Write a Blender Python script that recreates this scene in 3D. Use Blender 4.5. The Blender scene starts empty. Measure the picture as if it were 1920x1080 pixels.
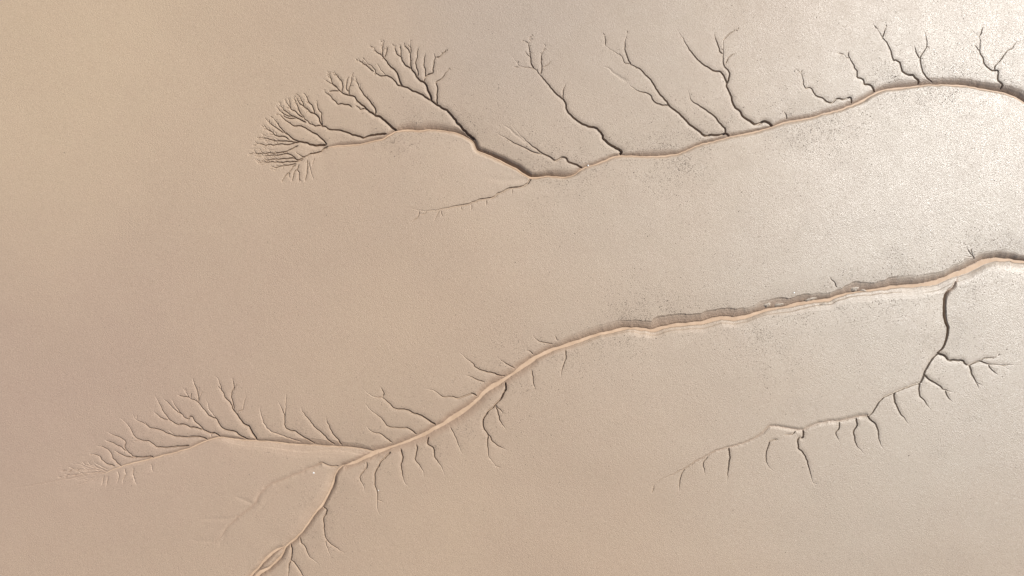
import bpy, math, random
import numpy as np

C = bpy.context.scene.collection
S = 0.078125                 # metres per traced unit: the frame is 150 m wide on the ground
rng = np.random.default_rng(7)
random.seed(7)

# ------------------------------------------------------------------ tracing helpers
REG = dict(A=(460, 50, 4), B=(480, 160, 5.4), C=(660, 60, 5.4), D=(740, 200, 4), E=(920, 40, 4), F=(1250, 20, 4),
           G=(1570, 20, 1800 / 350), H=(1440, 400, 4), I=(120, 680, 4.32), J=(430, 680, 4.32), K=(660, 600, 3.6),
           L=(960, 500, 3.84), M=(340, 840, 4.5), N=(1180, 700, 4), O=(1580, 500, 3.6), P=(1360, 480, 16 / 3), X=(0, 0, 1))


def T(r, *pts):
    x0, y0, s = REG[r]
    return [(x0 + x / s, y0 + y / s) for x, y in pts]


def catmull(pts, step=1.6):
    p = np.array(pts, float)
    if len(p) < 3:
        n = max(2, int(np.hypot(*(p[-1] - p[0])) / step))
        return p[0] + (p[-1] - p[0]) * np.linspace(0, 1, n + 1)[:, None]
    q = np.vstack([2 * p[0] - p[1], p, 2 * p[-1] - p[-2]])
    out = []
    for i in range(1, len(q) - 2):
        a, b, c, d = q[i - 1], q[i], q[i + 1], q[i + 2]
        n = max(1, int(np.hypot(*(c - b)) / step))
        t = (np.arange(n) / n)[:, None]
        out.append(0.5 * (2 * b + (c - a) * t + (2 * a - 5 * b + 4 * c - d) * t ** 2 + (3 * b - a - 3 * c + d) * t ** 3))
    out.append(p[-1:])
    return np.vstack(out)


def arclen(p):
    return np.concatenate([[0], np.cumsum(np.hypot(*np.diff(p, axis=0).T))])


def wiggle(p, amp):
    """small meanders across the line, none at its start"""
    n = len(p)
    if n < 4 or amp <= 0:
        return p
    s = arclen(p)
    k = np.arange(-6, 7)
    noise = np.convolve(rng.normal(size=n + 12), np.exp(-(k / 1.9) ** 2), 'valid') / 1.9
    t = np.gradient(p, axis=0)
    t /= np.maximum(np.hypot(*t.T), 1e-6)[:, None]
    nrm = np.stack([-t[:, 1], t[:, 0]], 1)
    return p + nrm * (noise * amp * np.clip(s / 6, 0, 1))[:, None]


# ------------------------------------------------------------------ the carving grid (traced units; y runs south)
CELL, SUB = 8, 16
GX0, GY0, NCX, NCY = -160, -120, 280, 165
NX, NY = NCX * SUB + 1, NCY * SUB + 1
STEP = CELL / SUB
gx = (GX0 + np.arange(NX) * STEP).astype(np.float32)
gy = (GY0 + np.arange(NY) * STEP).astype(np.float32)
CARVE = np.zeros((NY, NX), np.float32)
OWNER = np.full((NY, NX), -1, np.int16)
WET_SHADE = np.zeros((NY, NX), np.float32)  # wet bank mud, together with shade painted into the colour
PIECES = []          # one entry per mesh: dict(name, parent index or None, root label ...)


def nearest(p, reach):
    """distance, signed side, and arc position of the nearest point of polyline p on its window of the grid"""
    x0, y0 = p.min(0) - reach
    x1, y1 = p.max(0) + reach
    i0, i1 = max(0, int((x0 - GX0) / STEP)), min(NX, int((x1 - GX0) / STEP) + 2)
    j0, j1 = max(0, int((y0 - GY0) / STEP)), min(NY, int((y1 - GY0) / STEP) + 2)
    if i1 <= i0 or j1 <= j0:
        return None
    D = np.full((j1 - j0, i1 - i0), 1e9, np.float32)
    SG = np.zeros_like(D)
    A = np.zeros_like(D)
    s = arclen(p)
    for k in range(len(p) - 1):
        a, b = p[k], p[k + 1]
        bx0, bx1 = min(a[0], b[0]) - reach, max(a[0], b[0]) + reach
        by0, by1 = min(a[1], b[1]) - reach, max(a[1], b[1]) + reach
        u0, u1 = max(i0, int((bx0 - GX0) / STEP)), min(i1, int((bx1 - GX0) / STEP) + 2)
        v0, v1 = max(j0, int((by0 - GY0) / STEP)), min(j1, int((by1 - GY0) / STEP) + 2)
        if u1 <= u0 or v1 <= v0:
            continue
        px = gx[None, u0:u1] - a[0]
        py = gy[v0:v1, None] - a[1]
        dx, dy = b - a
        L2 = dx * dx + dy * dy + 1e-9
        t = np.clip((px * dx + py * dy) / L2, 0, 1)
        d = np.sqrt((px - t * dx) ** 2 + (py - t * dy) ** 2)
        w = (slice(v0 - j0, v1 - j0), slice(u0 - i0, u1 - i0))
        m = d < D[w]
        D[w] = np.where(m, d, D[w])
        SG[w] = np.where(m, np.sign(dx * py - dy * px), SG[w])
        A[w] = np.where(m, s[k] + t * math.sqrt(L2), A[w])
    return (slice(j0, j1), slice(i0, i1)), D, SG, A, s


def stamp(win, carve, inside, owner, wet_shade=None):
    cur = CARVE[win]
    deeper = carve > cur
    CARVE[win] = np.where(deeper, carve, cur)
    own = OWNER[win]
    take = inside & (deeper | (own < 0))
    OWNER[win] = np.where(take, owner, own)
    if wet_shade is not None:
        WET_SHADE[win] = np.maximum(WET_SHADE[win], wet_shade)


def trench(p, w0, d0, w1, d1, owner, power=1.0, soft=False, taper=.12, cut=0.0, damp_shade=0.0):
    """a rill from mouth (w0 half width, d0 depth) to tip (w1, d1)"""
    reach = w0 * 2.2 + (14 if not soft else 2)
    r = nearest(p, reach)
    if r is None:
        return
    win, D, SG, A, s = r
    f = np.clip(A / max(s[-1], 1e-6), 0, 1)
    g = f ** power
    w = w0 + (w1 - w0) * g
    d = d0 + (d1 - d0) * g
    d = np.maximum(d, cut * w / DK)
    if taper:
        d = d * np.clip((1 - f) / taper, 0.0, 1)
        w = w * (.75 + .25 * np.clip((1 - f) / max(taper, .3), 0.0, 1))
    d = d * np.clip(.35 + A / 6, 0, 1)
    if not soft:
        w, d = w * WK, d * DK
    q = D / w
    if soft:
        carve = d * np.exp(-(q * 1.15) ** 2) * np.clip((2.1 - q) / 0.5, 0, 1)
    else:
        carve = d * np.minimum(1, np.clip(1 - q, 0, 1) * 2.5) * 0.88
        ws = 1.1 * w + 2.6
        sh = np.minimum(.20 * d, .42 * ws) * np.exp(-(D / ws) ** 2) * np.clip((2.6 * ws - D) / ws, 0, 1)
        carve = carve + sh
    stamp(win, carve.astype(np.float32), (q < 1.2) & (d > 0.02), owner, (damp_shade * np.exp(-(q * 2.2) ** 2) * np.clip((1 - f) / .3, 0, 1) * np.clip((2 - q), 0, 1)).astype(np.float32) if damp_shade else None)  # paints a dark stripe down the groove in place of shade


WK, DK = .78, 2.0
SCARP = (np.array([0, .10, .2, .5, .84, .95, 1]), np.array([0, .22, .32, .53, .74, .97, 1]))


def channel(p, keys, by, owner, owner2, wet_shade_p, wide=1.0):
    """a wide channel; keys: (coordinate, stream half width, neg-side bank, pos-side bank, depth, scarp of the neg side)"""
    keys = np.array(sorted(keys), float)
    s = arclen(p)
    coord = p[:, by]
    st = [np.interp(coord, keys[:, 0], keys[:, c]) for c in range(1, 6)]
    n = len(p)

    def jit(width, seed):
        r = np.random.default_rng(seed)
        k = np.arange(-30, 31)
        e = np.convolve(r.normal(size=n + 60), np.exp(-(k / width) ** 2), 'valid')
        return e / (e.std() + 1e-6)
    st[0] = st[0] * wide * np.clip(1 + .15 * jit(5, owner + 1) + .13 * jit(14, owner + 9), .5, 1.6)
    st[1] = st[1] * np.clip(1 + .035 * jit(3, owner + 2) + .11 * jit(14, owner + 3), .55, 1.5)
    st[2] = st[2] * np.clip(1 + .15 * jit(18, owner + 5), .55, 1.5)
    reach = keys[:, 2:4].max() * 1.5 + keys[:, 1].max() + 3
    win, D, SG, A, _ = nearest(p, reach)
    hw, bn, bp, dep, sc = (np.interp(A, s, v) for v in st)
    end = np.clip(A / 12, 0, 1)
    bank = np.where(SG > 0, bp, bn)
    sc = sc * np.clip(.75 + .4 * np.interp(A, s, jit(16, owner + 7)), .15, 1)
    t = np.clip((D - hw) / bank, 0, 1)
    shift = np.interp(A, s, jit(18, owner + 8)) * .09
    tl = np.clip(t + shift * np.clip(t * (1 - t) * 4, 0, 1), 0, 1)
    smooth = 1 - (1 - t) ** 2.2
    scp = np.interp(t, *SCARP)
    scp_p = np.interp(tl, [0, .05, .40, .52, .90, 1], [0, .22, .42, .74, .93, 1])
    k = np.where(SG > 0, np.clip(sc * 1.5, 0, 1) * .9, sc)
    strat = .008 * np.sin(t * 21 + .5 * jit(20, owner + 6)[0] + D * .0) * np.clip(t * (1 - t) * 5, 0, 1)
    prof = strat + smooth * (1 - k) + np.where(SG > 0, scp_p, scp) * k
    carve = dep * (1 - prof)
    carve = np.where(D < 1e8, carve, 0)
    wet_shade = np.where((D < 1e8), np.clip((1.0 - t), 0, 1) ** np.where(k > .5, .45, .9) * np.clip(dep / 3, 0, 1) * np.where(SG > 0, np.interp(A, s, np.interp(coord, *wet_shade_p)), 1), 0)  # wet bank mud, with shade painted onto banks turned from the sun
    stamp(win, carve.astype(np.float32), (t < .97) & (D < 1e8), np.where(SG > 0, owner2, owner), wet_shade.astype(np.float32))
    return dict(p=p, hw=st[0], depth=st[3], bank=np.minimum(st[1], st[2]))


# ------------------------------------------------------------------ main channels
U = T('A', (590, 908), (650, 895), (760, 887), (860, 877), (960, 852), (1030, 837), (1080, 807), (1130, 782), (1200, 770), (1300, 774), (1400, 767),
      (1480, 774), (1560, 788), (1640, 815)) + T('D', (585, 258), (620, 322), (680, 348), (760, 383), (850, 427), (920, 462), (980, 502), (1030, 526),
      (1080, 527), (1140, 518), (1200, 521), (1260, 525), (1330, 515), (1390, 481), (1440, 450), (1520, 426), (1600, 393), (1670, 369)) + \
    T('E', (1060, 1005), (1180, 1011), (1300, 1006), (1400, 991), (1480, 963), (1560, 926), (1640, 906), (1720, 886), (1800, 863)) + \
    T('F', (620, 916), (720, 891), (800, 869), (900, 833), (1000, 816), (1110, 796), (1180, 771), (1260, 753), (1340, 731)) + \
    T('G', (100, 926), (200, 890), (290, 841), (370, 796), (440, 766), (520, 749), (640, 736), (760, 721), (860, 709), (960, 705), (1060, 703),
      (1160, 708), (1280, 718), (1400, 736), (1520, 756), (1620, 776), (1700, 800), (1760, 826), (1800, 850)) + [(1950, 204), (2010, 252), (2078, 300)]
V = [(2078, 530), (2000, 500)] + T('H', (1920, 362), (1840, 350), (1740, 345), (1660, 358), (1600, 385), (1520, 425), (1440, 455), (1360, 485), (1280, 515), (1200, 532),
      (1100, 545), (1000, 547), (900, 561), (800, 574), (700, 589), (620, 602), (540, 622), (480, 645), (400, 658), (300, 670), (200, 690), (100, 712)) + \
    T('L', (1860, 312), (1780, 336), (1700, 361), (1620, 375), (1540, 372), (1460, 383), (1380, 405), (1300, 413), (1200, 421), (1100, 441), (1030, 460),
      (960, 456), (880, 446), (800, 451), (720, 471), (640, 489), (560, 513), (480, 539), (400, 566), (320, 591), (250, 619), (180, 651), (110, 696), (50, 741)) + \
    T('K', (1090, 362), (1000, 421), (930, 461), (880, 501), (840, 545), (780, 596), (700, 647), (620, 701), (550, 738), (480, 780), (400, 811), (320, 843),
      (240, 869), (150, 902), (80, 936)) + T('J', (1000, 817), (930, 838))
V = V[::-1]
W = T('J', (1165, 728), (1100, 711), (1000, 696), (900, 690), (800, 682), (700, 676), (620, 675), (540, 672), (440, 660), (340, 649), (240, 639), (120, 635)) + \
    T('I', (1380, 626), (1280, 613), (1220, 616), (1150, 637), (1080, 667), (1000, 699), (930, 721), (870, 739), (800, 752), (720, 779), (620, 801), (540, 819),
      (460, 843), (400, 866), (340, 890), (290, 905))
W = W[::-1]
Q = T('J', (945, 832)) + T('M', (1340, 165), (1295, 225), (1262, 320), (1222, 410), (1180, 490), (1120, 560), (1062, 640), (1020, 700), (960, 770), (905, 815),
      (868, 850), (845, 905), (795, 965), (740, 1015), (680, 1050), (635, 1085), (560, 1190), (480, 1300))
QB = T('M', (868, 842), (800, 866), (742, 910), (682, 970), (630, 1030), (585, 1080), (500, 1190), (420, 1300))
R_ = T('H', (1470, 445), (1452, 462)) + T('O', (775, 95), (752, 135), (722, 162), (697, 197), (692, 250), (688, 310), (696, 370), (714, 415), (710, 470), (692, 530), (650, 585))

KU = [(600, .6, 4, 3, 1.2, 0), (640, 1.1, 8, 4, 3.2, 0), (730, 1.3, 8, 4, 3.4, 0), (760, 1.3, 13, 5, 5.2, .1), (860, 1.3, 13, 6, 6, .1), (890, 1.4, 9, 6, 7.5, 0),
      (950, 1.5, 12, 5, 10, 0), (1000, 1.5, 10, 4, 8.5, 0), (1060, 1.5, 13, 5, 6, .1), (1090, 1.3, 7, 6, 3.6, .1), (1160, 1.3, 7, 6, 3.2, .1), (1220, 1.1, 13, 6, 4.6, 0),
      (1300, 1.1, 11, 6, 4, 0), (1400, 1.3, 8, 6, 3.6, .1), (1560, 1.6, 10, 6, 3.8, .1), (1640, 1.7, 12, 6, 5, .1), (1780, 1.2, 15, 6, 6.6, 0), (1880, 1.2, 17, 7, 9, 0), (2080, 2, 18, 8, 9, 0)]
KV = [(630, 2.3, 9, 9, 2.8, .0), (700, 2.5, 12, 11, 3.2, .0), (900, 2.6, 13, 15, 3.8, .0), (1000, 2.7, 14, 12, 4, .1), (1080, 2.9, 15, 9, 5.4, .2), (1170, 2.6, 15, 9, 7, .6),
      (1205, 2.5, 15, 10, 7, .8), (1240, 2.5, 20, 12, 8.2, 1), (1300, 2.6, 18, 12, 7.6, 1), (1400, 2.6, 16, 12, 7.2, 1), (1420, 2, 16, 12, 7.4, 1), (1432, 1.4, 23, 13, 7.8, 1), (1472, 1.4, 22, 14, 7.6, 1), (1488, 2.1, 15, 14, 7.4, 1),
      (1512, 2.0, 19, 14, 7.4, 1), (1560, 1.9, 14, 16, 7.4, 1), (1584, 1.6, 14, 16, 7.4, 1), (1600, 1.2, 24, 16, 8, 1), (1626, 1.2, 23, 16, 8, 1), (1642, 1.8, 17, 16, 7.6, 1), (1700, 2.5, 19, 17, 7.6, 1), (1770, 2.9, 15, 19, 7, .4), (1850, 3.2, 15, 17, 7.6, .1),
      (1920, 2.4, 11, 22, 9, .1), (2080, 4, 14, 22, 9, .1)]
KW = [(180, .5, 3, 3, .5, 0), (260, .9, 5, 5, 1.6, 0), (400, 1.3, 8, 8, 2.8, 0), (440, 1.1, 9, 17, 3.8, .5), (520, 1.0, 11, 19, 4.2, .6), (620, 1.1, 13, 19, 4.6, .6), (690, 1.2, 9, 15, 4.4, .4)]
KQ = [(860, 1.6, 7, 8, 3, .1), (905, 1.8, 7, 15, 5.6, .3), (950, 1.7, 9, 17, 5.2, .3), (1000, 1.8, 9, 16, 4.2, .3), (1030, 2.0, 8, 9, 4.6, .1), (1080, 2.4, 8, 7, 4.6, 0), (1130, 2.8, 8, 8, 4.6, 0)]
KQB = [(1028, 1.3, 4, 9, 3, 0), (1050, 2.0, 6, 12, 4.2, .3), (1080, 2.3, 7, 14, 4.6, .3), (1130, 2.6, 7, 12, 4.2, .2)]
KR = [(510, .4, 2, 2, 1.2, .6), (522, .8, 4.5, 3, 3, .8), (540, 1.2, 5.5, 4, 4.5, .8), (556, 1.3, 4.2, 1.4, 9, .9), (590, 1.2, 3.4, 1.2, 13, .9), (618, 1.0, 2.0, 1.0, 15, .5), (640, .8, 2.2, 1.0, 12, .2), (662, .5, 1.8, 1.2, 5, 0)]


def piece(name, parent=None, **kw):
    PIECES.append(dict(name=name, parent=parent, **kw))
    return len(PIECES) - 1


STREAMS = []


def main_channel(pts, keys, by, label, wig=.4, stream=True, parent=None, sides=(None, None), wet_shade_p=((0, 1), (.15, .15)), wide=1.0):
    if parent is None:
        i = piece('tidal_channel', None, label=label, category='tidal channel', group='tidal channels across the mudflat', at=pts[0], empty=True)
    else:
        i = piece('braid', parent, empty=True)
    a, c = piece('bank', i, label=sides[0]), piece('bank', i, label=sides[1])
    p = wiggle(catmull(pts, 2.0), wig)
    info = channel(p, keys, by, a, c, wet_shade_p, wide)
    if stream:
        STREAMS.append((i, info))
    return i


ch_u = main_channel(U, KU, 0, 'long curving upper channel with thin orange stream and feathery fan at its left head', sides=('shaded north bank sloping down to the stream', 'narrow sunlit south bank'))
ch_v = main_channel(V, KV, 0, 'broad lower trunk channel with orange stream and slumped scarp banks, widest of all', wet_shade_p=((1000, 1130), (.9, .15)), wide=1.35, sides=('dark stepped north bank with a sharp scarp edge', 'pale sunlit south bank in ledges'))
ch_w = main_channel(W, KW, 0, 'left arm of lower channel with pale terraced south bank and shadowed north bank', sides=('shadowed north bank', 'broad pale terraced south bank'))
ch_q = main_channel(Q, KQ, 1, 'channel arm descending to the bottom edge and splitting into two braids', sides=('black shadowed east bank', 'broad pale west bank'))
main_channel(QB, KQB, 1, None, parent=ch_q)
ch_r = main_channel(R_, KR, 1, 'deep black walled side channel dropping south from lower trunk near right edge', stream=False, sides=('black shadowed east wall', 'thin lit west wall'))

# ------------------------------------------------------------------ rills
GROUPS = dict(un='rills draining into the upper channel from the north', us='rills south of the upper channel', wn='rills on the north side of the lower left arm',
              ws='faint rills below the lower left arm', tn='rills on the north side of the lower trunk', ts='rills on the south side of the lower trunk',
              q='rills beside the bottom channel arm', r='rills along the right hand drainage line')


def twigs(p, n, ln, spread=(16, 42), start=.4):
    """short side rills near the tip of line p"""
    out = []
    s = arclen(p)
    t = np.gradient(p, axis=0)
    side = 1
    for i in range(n):
        f = start + (1 - start) * (i + random.random() * .8) / n
        k = min(len(p) - 2, int(np.searchsorted(s, f * s[-1])))
        a = math.atan2(t[k, 1], t[k, 0]) + side * math.radians(random.uniform(*spread))
        side = -side if random.random() < .8 else side
        L = ln * random.uniform(.6, 1.25)
        q = [p[k]]
        m = max(3, int(L / 2.2))
        for _ in range(m):
            a += random.gauss(0, .15)
            q.append(q[-1] + np.array([math.cos(a), math.sin(a)]) * L / m)
        out.append(np.array(q))
    return out


def rill(label, grp, stem, w=2.6, d=3.2, w1=.85, d1=.75, branches=(), tw=(0, 0), soft=False, power=.9, wig=.55, taper=.12, cut=None):
    many = bool(branches) or tw[0] > 0
    if taper == .12:
        taper = .14 if grp == 'un' and stem[0][0] < 900 else .2 if grp == 'wn' else .4
    i = piece('rill', None, label=label, category='rill', group=GROUPS[grp], at=stem[0], empty=many)
    t = piece('trunk', i) if many else i
    if cut is None:
        cut = 0 if soft else 1.6 if grp == 'un' and stem[0][0] > 900 else dict(un=2.8, us=.5, wn=2.6, ws=1.5, tn=1.9, ts=1.9, q=1.7, r=2.0)[grp]
    p = wiggle(catmull(stem), wig)
    trench(p, w, d, w1, d1, t, soft=soft, power=power, taper=taper, cut=cut)
    for q in twigs(p, tw[0], tw[1]) if tw[0] else []:
        trench(q, 1.05, 1.15, .75, .45, piece('twig', t), cut=cut * .8, taper=.45)
    for b in branches:
        pts = b[0]
        bw, bd = (b[1], b[2]) if len(b) > 2 else (1.6, 1.7)
        nt, lt = b[3] if len(b) > 3 else (0, 0)
        sf = b[4] if len(b) > 4 else False
        j = piece('branch', i)
        q = wiggle(catmull(pts), wig)
        trench(q, bw, bd, min(.85, bw) if grp in ('un', 'wn', 'r') else bw * .7, bd * .55 if sf else .7 if bd > 1 else .4, j, soft=sf, cut=cut if bd > .95 and not sf else 0, damp_shade=b[5] if len(b) > 5 else 0, taper=.2 if sf else .14 if grp == 'un' and stem[0][0] < 900 else .2 if grp == 'wn' else .4)
        for z in twigs(q, int(nt * 1.4), lt) if nt else []:
            k = piece('twig', j)
            trench(z, .98, 1.15, .66, .45, k, cut=cut * .8, taper=.45)
            if lt > 5 and grp in ('un', 'wn'):
                for zz in twigs(z, 3, lt * .55):
                    trench(zz, .8, .9, .6, .35, k, cut=cut * .8, taper=.45)
    return i


# --- north of the upper channel, west to east
rill('feathery fan of fine radiating rills at the left head of the upper channel', 'un',
     T('B', (700, 598), (650, 602), (600, 605), (560, 598), (510, 582), (460, 573), (420, 565), (385, 548), (350, 525), (320, 500), (295, 490), (275, 465), (250, 430), (215, 385), (185, 345), (160, 310)),
     2.6, 3.2, branches=[
        (T('B', (430, 578), (380, 573), (340, 560), (300, 565), (240, 560), (190, 560), (130, 545), (70, 530), (20, 525)), 1.5, 1.5, (5, 7)),
        (T('B', (330, 548), (280, 520), (230, 515), (190, 500), (150, 470), (110, 440), (75, 410)), 1.4, 1.4, (6, 7)),
        (T('B', (275, 480), (240, 455), (200, 430), (160, 400), (130, 370), (110, 350)), 1.3, 1.2, (5, 6)),
        (T('B', (420, 575), (370, 590), (300, 602), (240, 592), (180, 600), (120, 602), (50, 596), (-10, 600)), 1.3, 1.2, (6, 8)),
        (T('B', (420, 610), (360, 640), (300, 665), (230, 680), (160, 685), (80, 685), (0, 690), (-60, 690)), 1.4, 1.2, (6, 8)),
        (T('B', (720, 618), (690, 635), (655, 668), (600, 678), (540, 690), (500, 715), (470, 722), (440, 705), (400, 685)), 2.2, 2.6, (3, 6)),
        (T('B', (500, 715), (450, 745), (410, 748), (380, 722), (340, 702), (300, 690), (250, 700), (180, 705), (110, 712), (40, 715)), 1.6, 1.8, (8, 8)),
        (T('B', (410, 748), (350, 735), (300, 742), (240, 748), (180, 745), (120, 752), (60, 755)), 1.4, 1.4, (7, 8)),
        (T('B', (470, 750), (410, 768), (350, 772), (300, 775), (240, 782), (170, 775), (100, 780), (20, 770)), 1.4, 1.4, (7, 8)),
        (T('B', (400, 790), (340, 800), (280, 812), (220, 825), (160, 835)), 1.2, 1.0, (5, 7)),
        (T('B', (515, 760), (518, 820), (505, 900), (495, 980)), 1.2, 1.0), (T('B', (430, 800), (412, 850), (435, 890), (437, 985)), 1.2, 1.0, (2, 6)),
        (T('B', (412, 850), (380, 880), (375, 930), (360, 975)), 1.2, 1.0), (T('B', (400, 800), (350, 850), (328, 890), (322, 925)), 1.2, 1.0, (3, 6)),
        (T('B', (330, 880), (300, 910), (280, 940), (258, 985)), 1.2, 1.0), (T('B', (530, 770), (545, 840), (558, 900), (582, 965)), 1.2, .9),
        (T('B', (585, 740), (565, 790), (560, 820)), 1.2, .9)], tw=(6, 7))
r_ = np.random.default_rng(77)


def feather(x, y, a0, a1, r0, r1, n, start):
    """faint straight sheet-wash lines radiating from a channel head"""
    out = []
    for _ in range(n):
        a = math.radians(r_.uniform(a0, a1))
        f, g = r_.uniform(*start), r_.uniform(r0, r1)
        out.append(([(x + math.cos(a + r_.normal(0, .03)) * (f + (g - f) * k), y + math.sin(a + r_.normal(0, .03)) * (f + (g - f) * k)) for k in (0, .35, .7, 1)], r_.uniform(1.2, 2.2), r_.uniform(.14, .3)))
    return out


rill('long faint brush strokes fanning left beyond the feathery fan of the upper channel', 'un', T('B', (30, 640), (-60, 645), (-170, 655)), 1.6, .3, d1=.15, cut=0, taper=.8,
     branches=feather(585, 283, 165, 200, 85, 112, 22, (55, 80)))
rill('faint brush strokes fanning left beyond the head of the lower arm', 'ws', T('X', (165, 893), (120, 900), (60, 910)), 1.6, .3, d1=.15, cut=0, taper=.8,
     branches=feather(215, 884, 158, 190, 50, 110, 18, (20, 50)))
rill('thin wandering rill between the feathery fan and a many branched rill', 'un',
     T('B', (708, 592), (670, 550), (640, 520), (600, 485), (560, 465), (520, 450), (495, 430), (460, 415), (420, 408), (370, 405), (340, 380), (300, 355), (270, 330), (240, 300), (195, 285)),
     1.9, 2.0, tw=(5, 5))
rill('many branched dark rill with comb of fine tips beside the feathery fan', 'un',
     T('B', (1310, 487), (1200, 498), (1140, 510), (1090, 525), (1040, 508), (990, 503), (940, 480), (890, 460), (830, 450), (780, 443), (740, 443), (700, 420), (668, 408), (630, 402), (590, 408), (550, 388), (515, 360), (485, 335), (480, 310), (455, 292), (430, 265), (400, 240), (385, 210)),
     2.5, 3.2, branches=[
        (T('B', (668, 408), (640, 360), (628, 320), (600, 295), (570, 280), (545, 265), (515, 235), (490, 220), (470, 180), (450, 130), (430, 90)), 2.0, 2.4, (8, 6)),
        (T('B', (585, 285), (582, 250), (560, 200), (530, 170), (515, 130), (500, 85)), 1.5, 1.5, (5, 6)),
        (T('B', (668, 408), (658, 340), (655, 290), (630, 240), (615, 190), (630, 150)), 1.5, 1.4, (2, 5)),
        (T('B', (500, 372), (450, 350), (410, 330), (380, 310), (340, 290), (300, 260), (265, 230), (235, 185)), 1.6, 1.8, (9, 6)),
        (T('B', (475, 325), (420, 290), (390, 260), (350, 235), (320, 195), (290, 160)), 1.4, 1.5, (7, 6)),
        (T('B', (455, 292), (425, 240), (405, 190), (385, 135)), 1.4, 1.4, (6, 6)),
        (T('B', (490, 222), (450, 190), (420, 155), (405, 115)), 1.3, 1.2, (5, 6)),
        (T('B', (380, 310), (330, 310), (290, 290), (250, 270), (210, 235)), 1.3, 1.3, (7, 6)),
        (T('B', (410, 330), (360, 335), (310, 330), (260, 300)), 1.2, 1.1, (5, 6)),
        (T('B', (350, 240), (340, 190), (330, 140)), 1.2, 1.1, (4, 5))], tw=(5, 6))
rill('dark forked rill with brush tips just left of the largest tree shaped rill', 'un',
     T('A', (1135, 782), (1080, 735), (1030, 690), (1000, 668), (970, 660), (920, 625), (880, 590), (840, 560), (815, 525), (780, 515), (730, 498), (700, 475), (670, 440), (640, 425), (600, 400), (575, 385)),
     3.0, 4.0, branches=[
        (T('A', (775, 512), (772, 470), (788, 420), (796, 365)), 1.5, 1.6, (4, 6)),
        (T('A', (720, 495), (726, 450), (718, 410), (690, 370), (665, 342)), 1.5, 1.6, (7, 6)),
        (T('A', (775, 490), (755, 465), (758, 420), (772, 375)), 1.3, 1.2, (3, 5)),
        (T('A', (690, 460), (655, 425), (642, 390), (622, 345)), 1.4, 1.4, (6, 6)),
        (T('A', (972, 660), (970, 620), (950, 580), (920, 545), (890, 510), (860, 470), (838, 420), (820, 370)), 1.9, 1.8, (3, 6)),
        (T('A', (880, 505), (862, 460), (858, 420)), 1.2, .9),
        (T('A', (920, 625), (890, 612), (862, 622), (850, 608), (820, 588)), 1.6, 1.6),
        (T('A', (795, 602), (770, 585), (730, 580), (690, 580), (670, 555), (650, 540), (630, 510), (600, 490), (588, 468)), 1.5, 1.4, (4, 5)),
        (T('A', (700, 480), (660, 480), (620, 488)), 1.2, 1.0)], tw=(6, 6))
rill('largest tree shaped rill with bushy tips, joining the upper channel at a bend', 'un',
     T('C', (1240, 1085), (1200, 1050), (1145, 1003), (1080, 930), (1030, 870), (980, 810), (930, 775), (860, 735), (800, 690), (745, 655), (700, 625), (650, 605), (610, 590), (560, 560), (500, 545), (460, 530), (440, 500), (400, 465), (350, 445), (300, 445), (270, 430), (235, 410), (230, 380), (195, 345), (160, 320), (130, 290), (90, 255)),
     3.6, 5.2, power=.7, branches=[
        (T('C', (215, 400), (185, 375), (150, 345), (100, 310), (55, 288)), 1.3, 1.4, (7, 6)),
        (T('C', (500, 545), (480, 490), (465, 430), (440, 390), (400, 360), (370, 330), (340, 285), (325, 262), (290, 225), (250, 200), (220, 165), (205, 145)), 2.2, 2.7, (9, 6)),
        (T('C', (325, 262), (300, 235), (308, 190), (312, 140), (300, 98)), 1.4, 1.5, (7, 6)),
        (T('C', (325, 262), (345, 205), (352, 150)), 1.3, 1.3, (5, 5)),
        (T('C', (800, 690), (800, 640), (765, 590), (750, 540), (725, 505), (690, 490), (655, 455), (625, 410), (595, 375), (590, 310), (590, 240), (588, 170), (585, 90)), 2.8, 3.6, (8, 6)),
        (T('C', (588, 215), (565, 185), (545, 155), (528, 125)), 1.3, 1.3, (5, 5)),
        (T('C', (595, 375), (560, 345), (525, 320), (500, 270), (490, 250), (450, 215), (440, 180), (425, 130)), 1.7, 1.9, (6, 5)),
        (T('C', (492, 252), (496, 190), (485, 135)), 1.3, 1.3, (5, 5)),
        (T('C', (655, 455), (668, 420), (655, 370), (642, 320), (655, 270), (660, 200), (672, 148)), 1.4, 1.4, (2, 4)),
        (T('C', (727, 500), (740, 440), (740, 380), (725, 340), (730, 270), (740, 210)), 1.4, 1.4),
        (T('C', (738, 465), (770, 430), (812, 412), (825, 350), (830, 290), (845, 258), (825, 218)), 1.6, 1.7, (4, 5)),
        (T('C', (845, 258), (890, 245), (920, 210), (960, 180)), 1.2, 1.1, (5, 5)),
        (T('C', (860, 735), (855, 670), (860, 600), (860, 540), (850, 510), (890, 480), (920, 450), (942, 420), (980, 370)), 1.8, 1.9, (2, 6)),
        (T('C', (345, 445), (310, 410), (270, 350), (240, 310)), 1.5, .6)], tw=(7, 6))
rill('soft pale pair of rills merging just above the low bend of the upper channel', 'un',
     T('D', (1412, 464), (1380, 440), (1310, 415), (1290, 385), (1260, 380), (1210, 402), (1160, 375), (1110, 350), (1070, 320), (1010, 275), (960, 235), (920, 190), (880, 140)),
     2.2, 2.6, w1=1.8, d1=.5, cut=0, branches=[(T('D', (1000, 270), (930, 225), (870, 175), (800, 120)), 4, .8, (0, 0), True), (T('D', (1110, 350), (1070, 350), (1020, 330), (960, 300), (890, 270), (820, 225), (740, 190)), 2.4, 1.2)])
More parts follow.
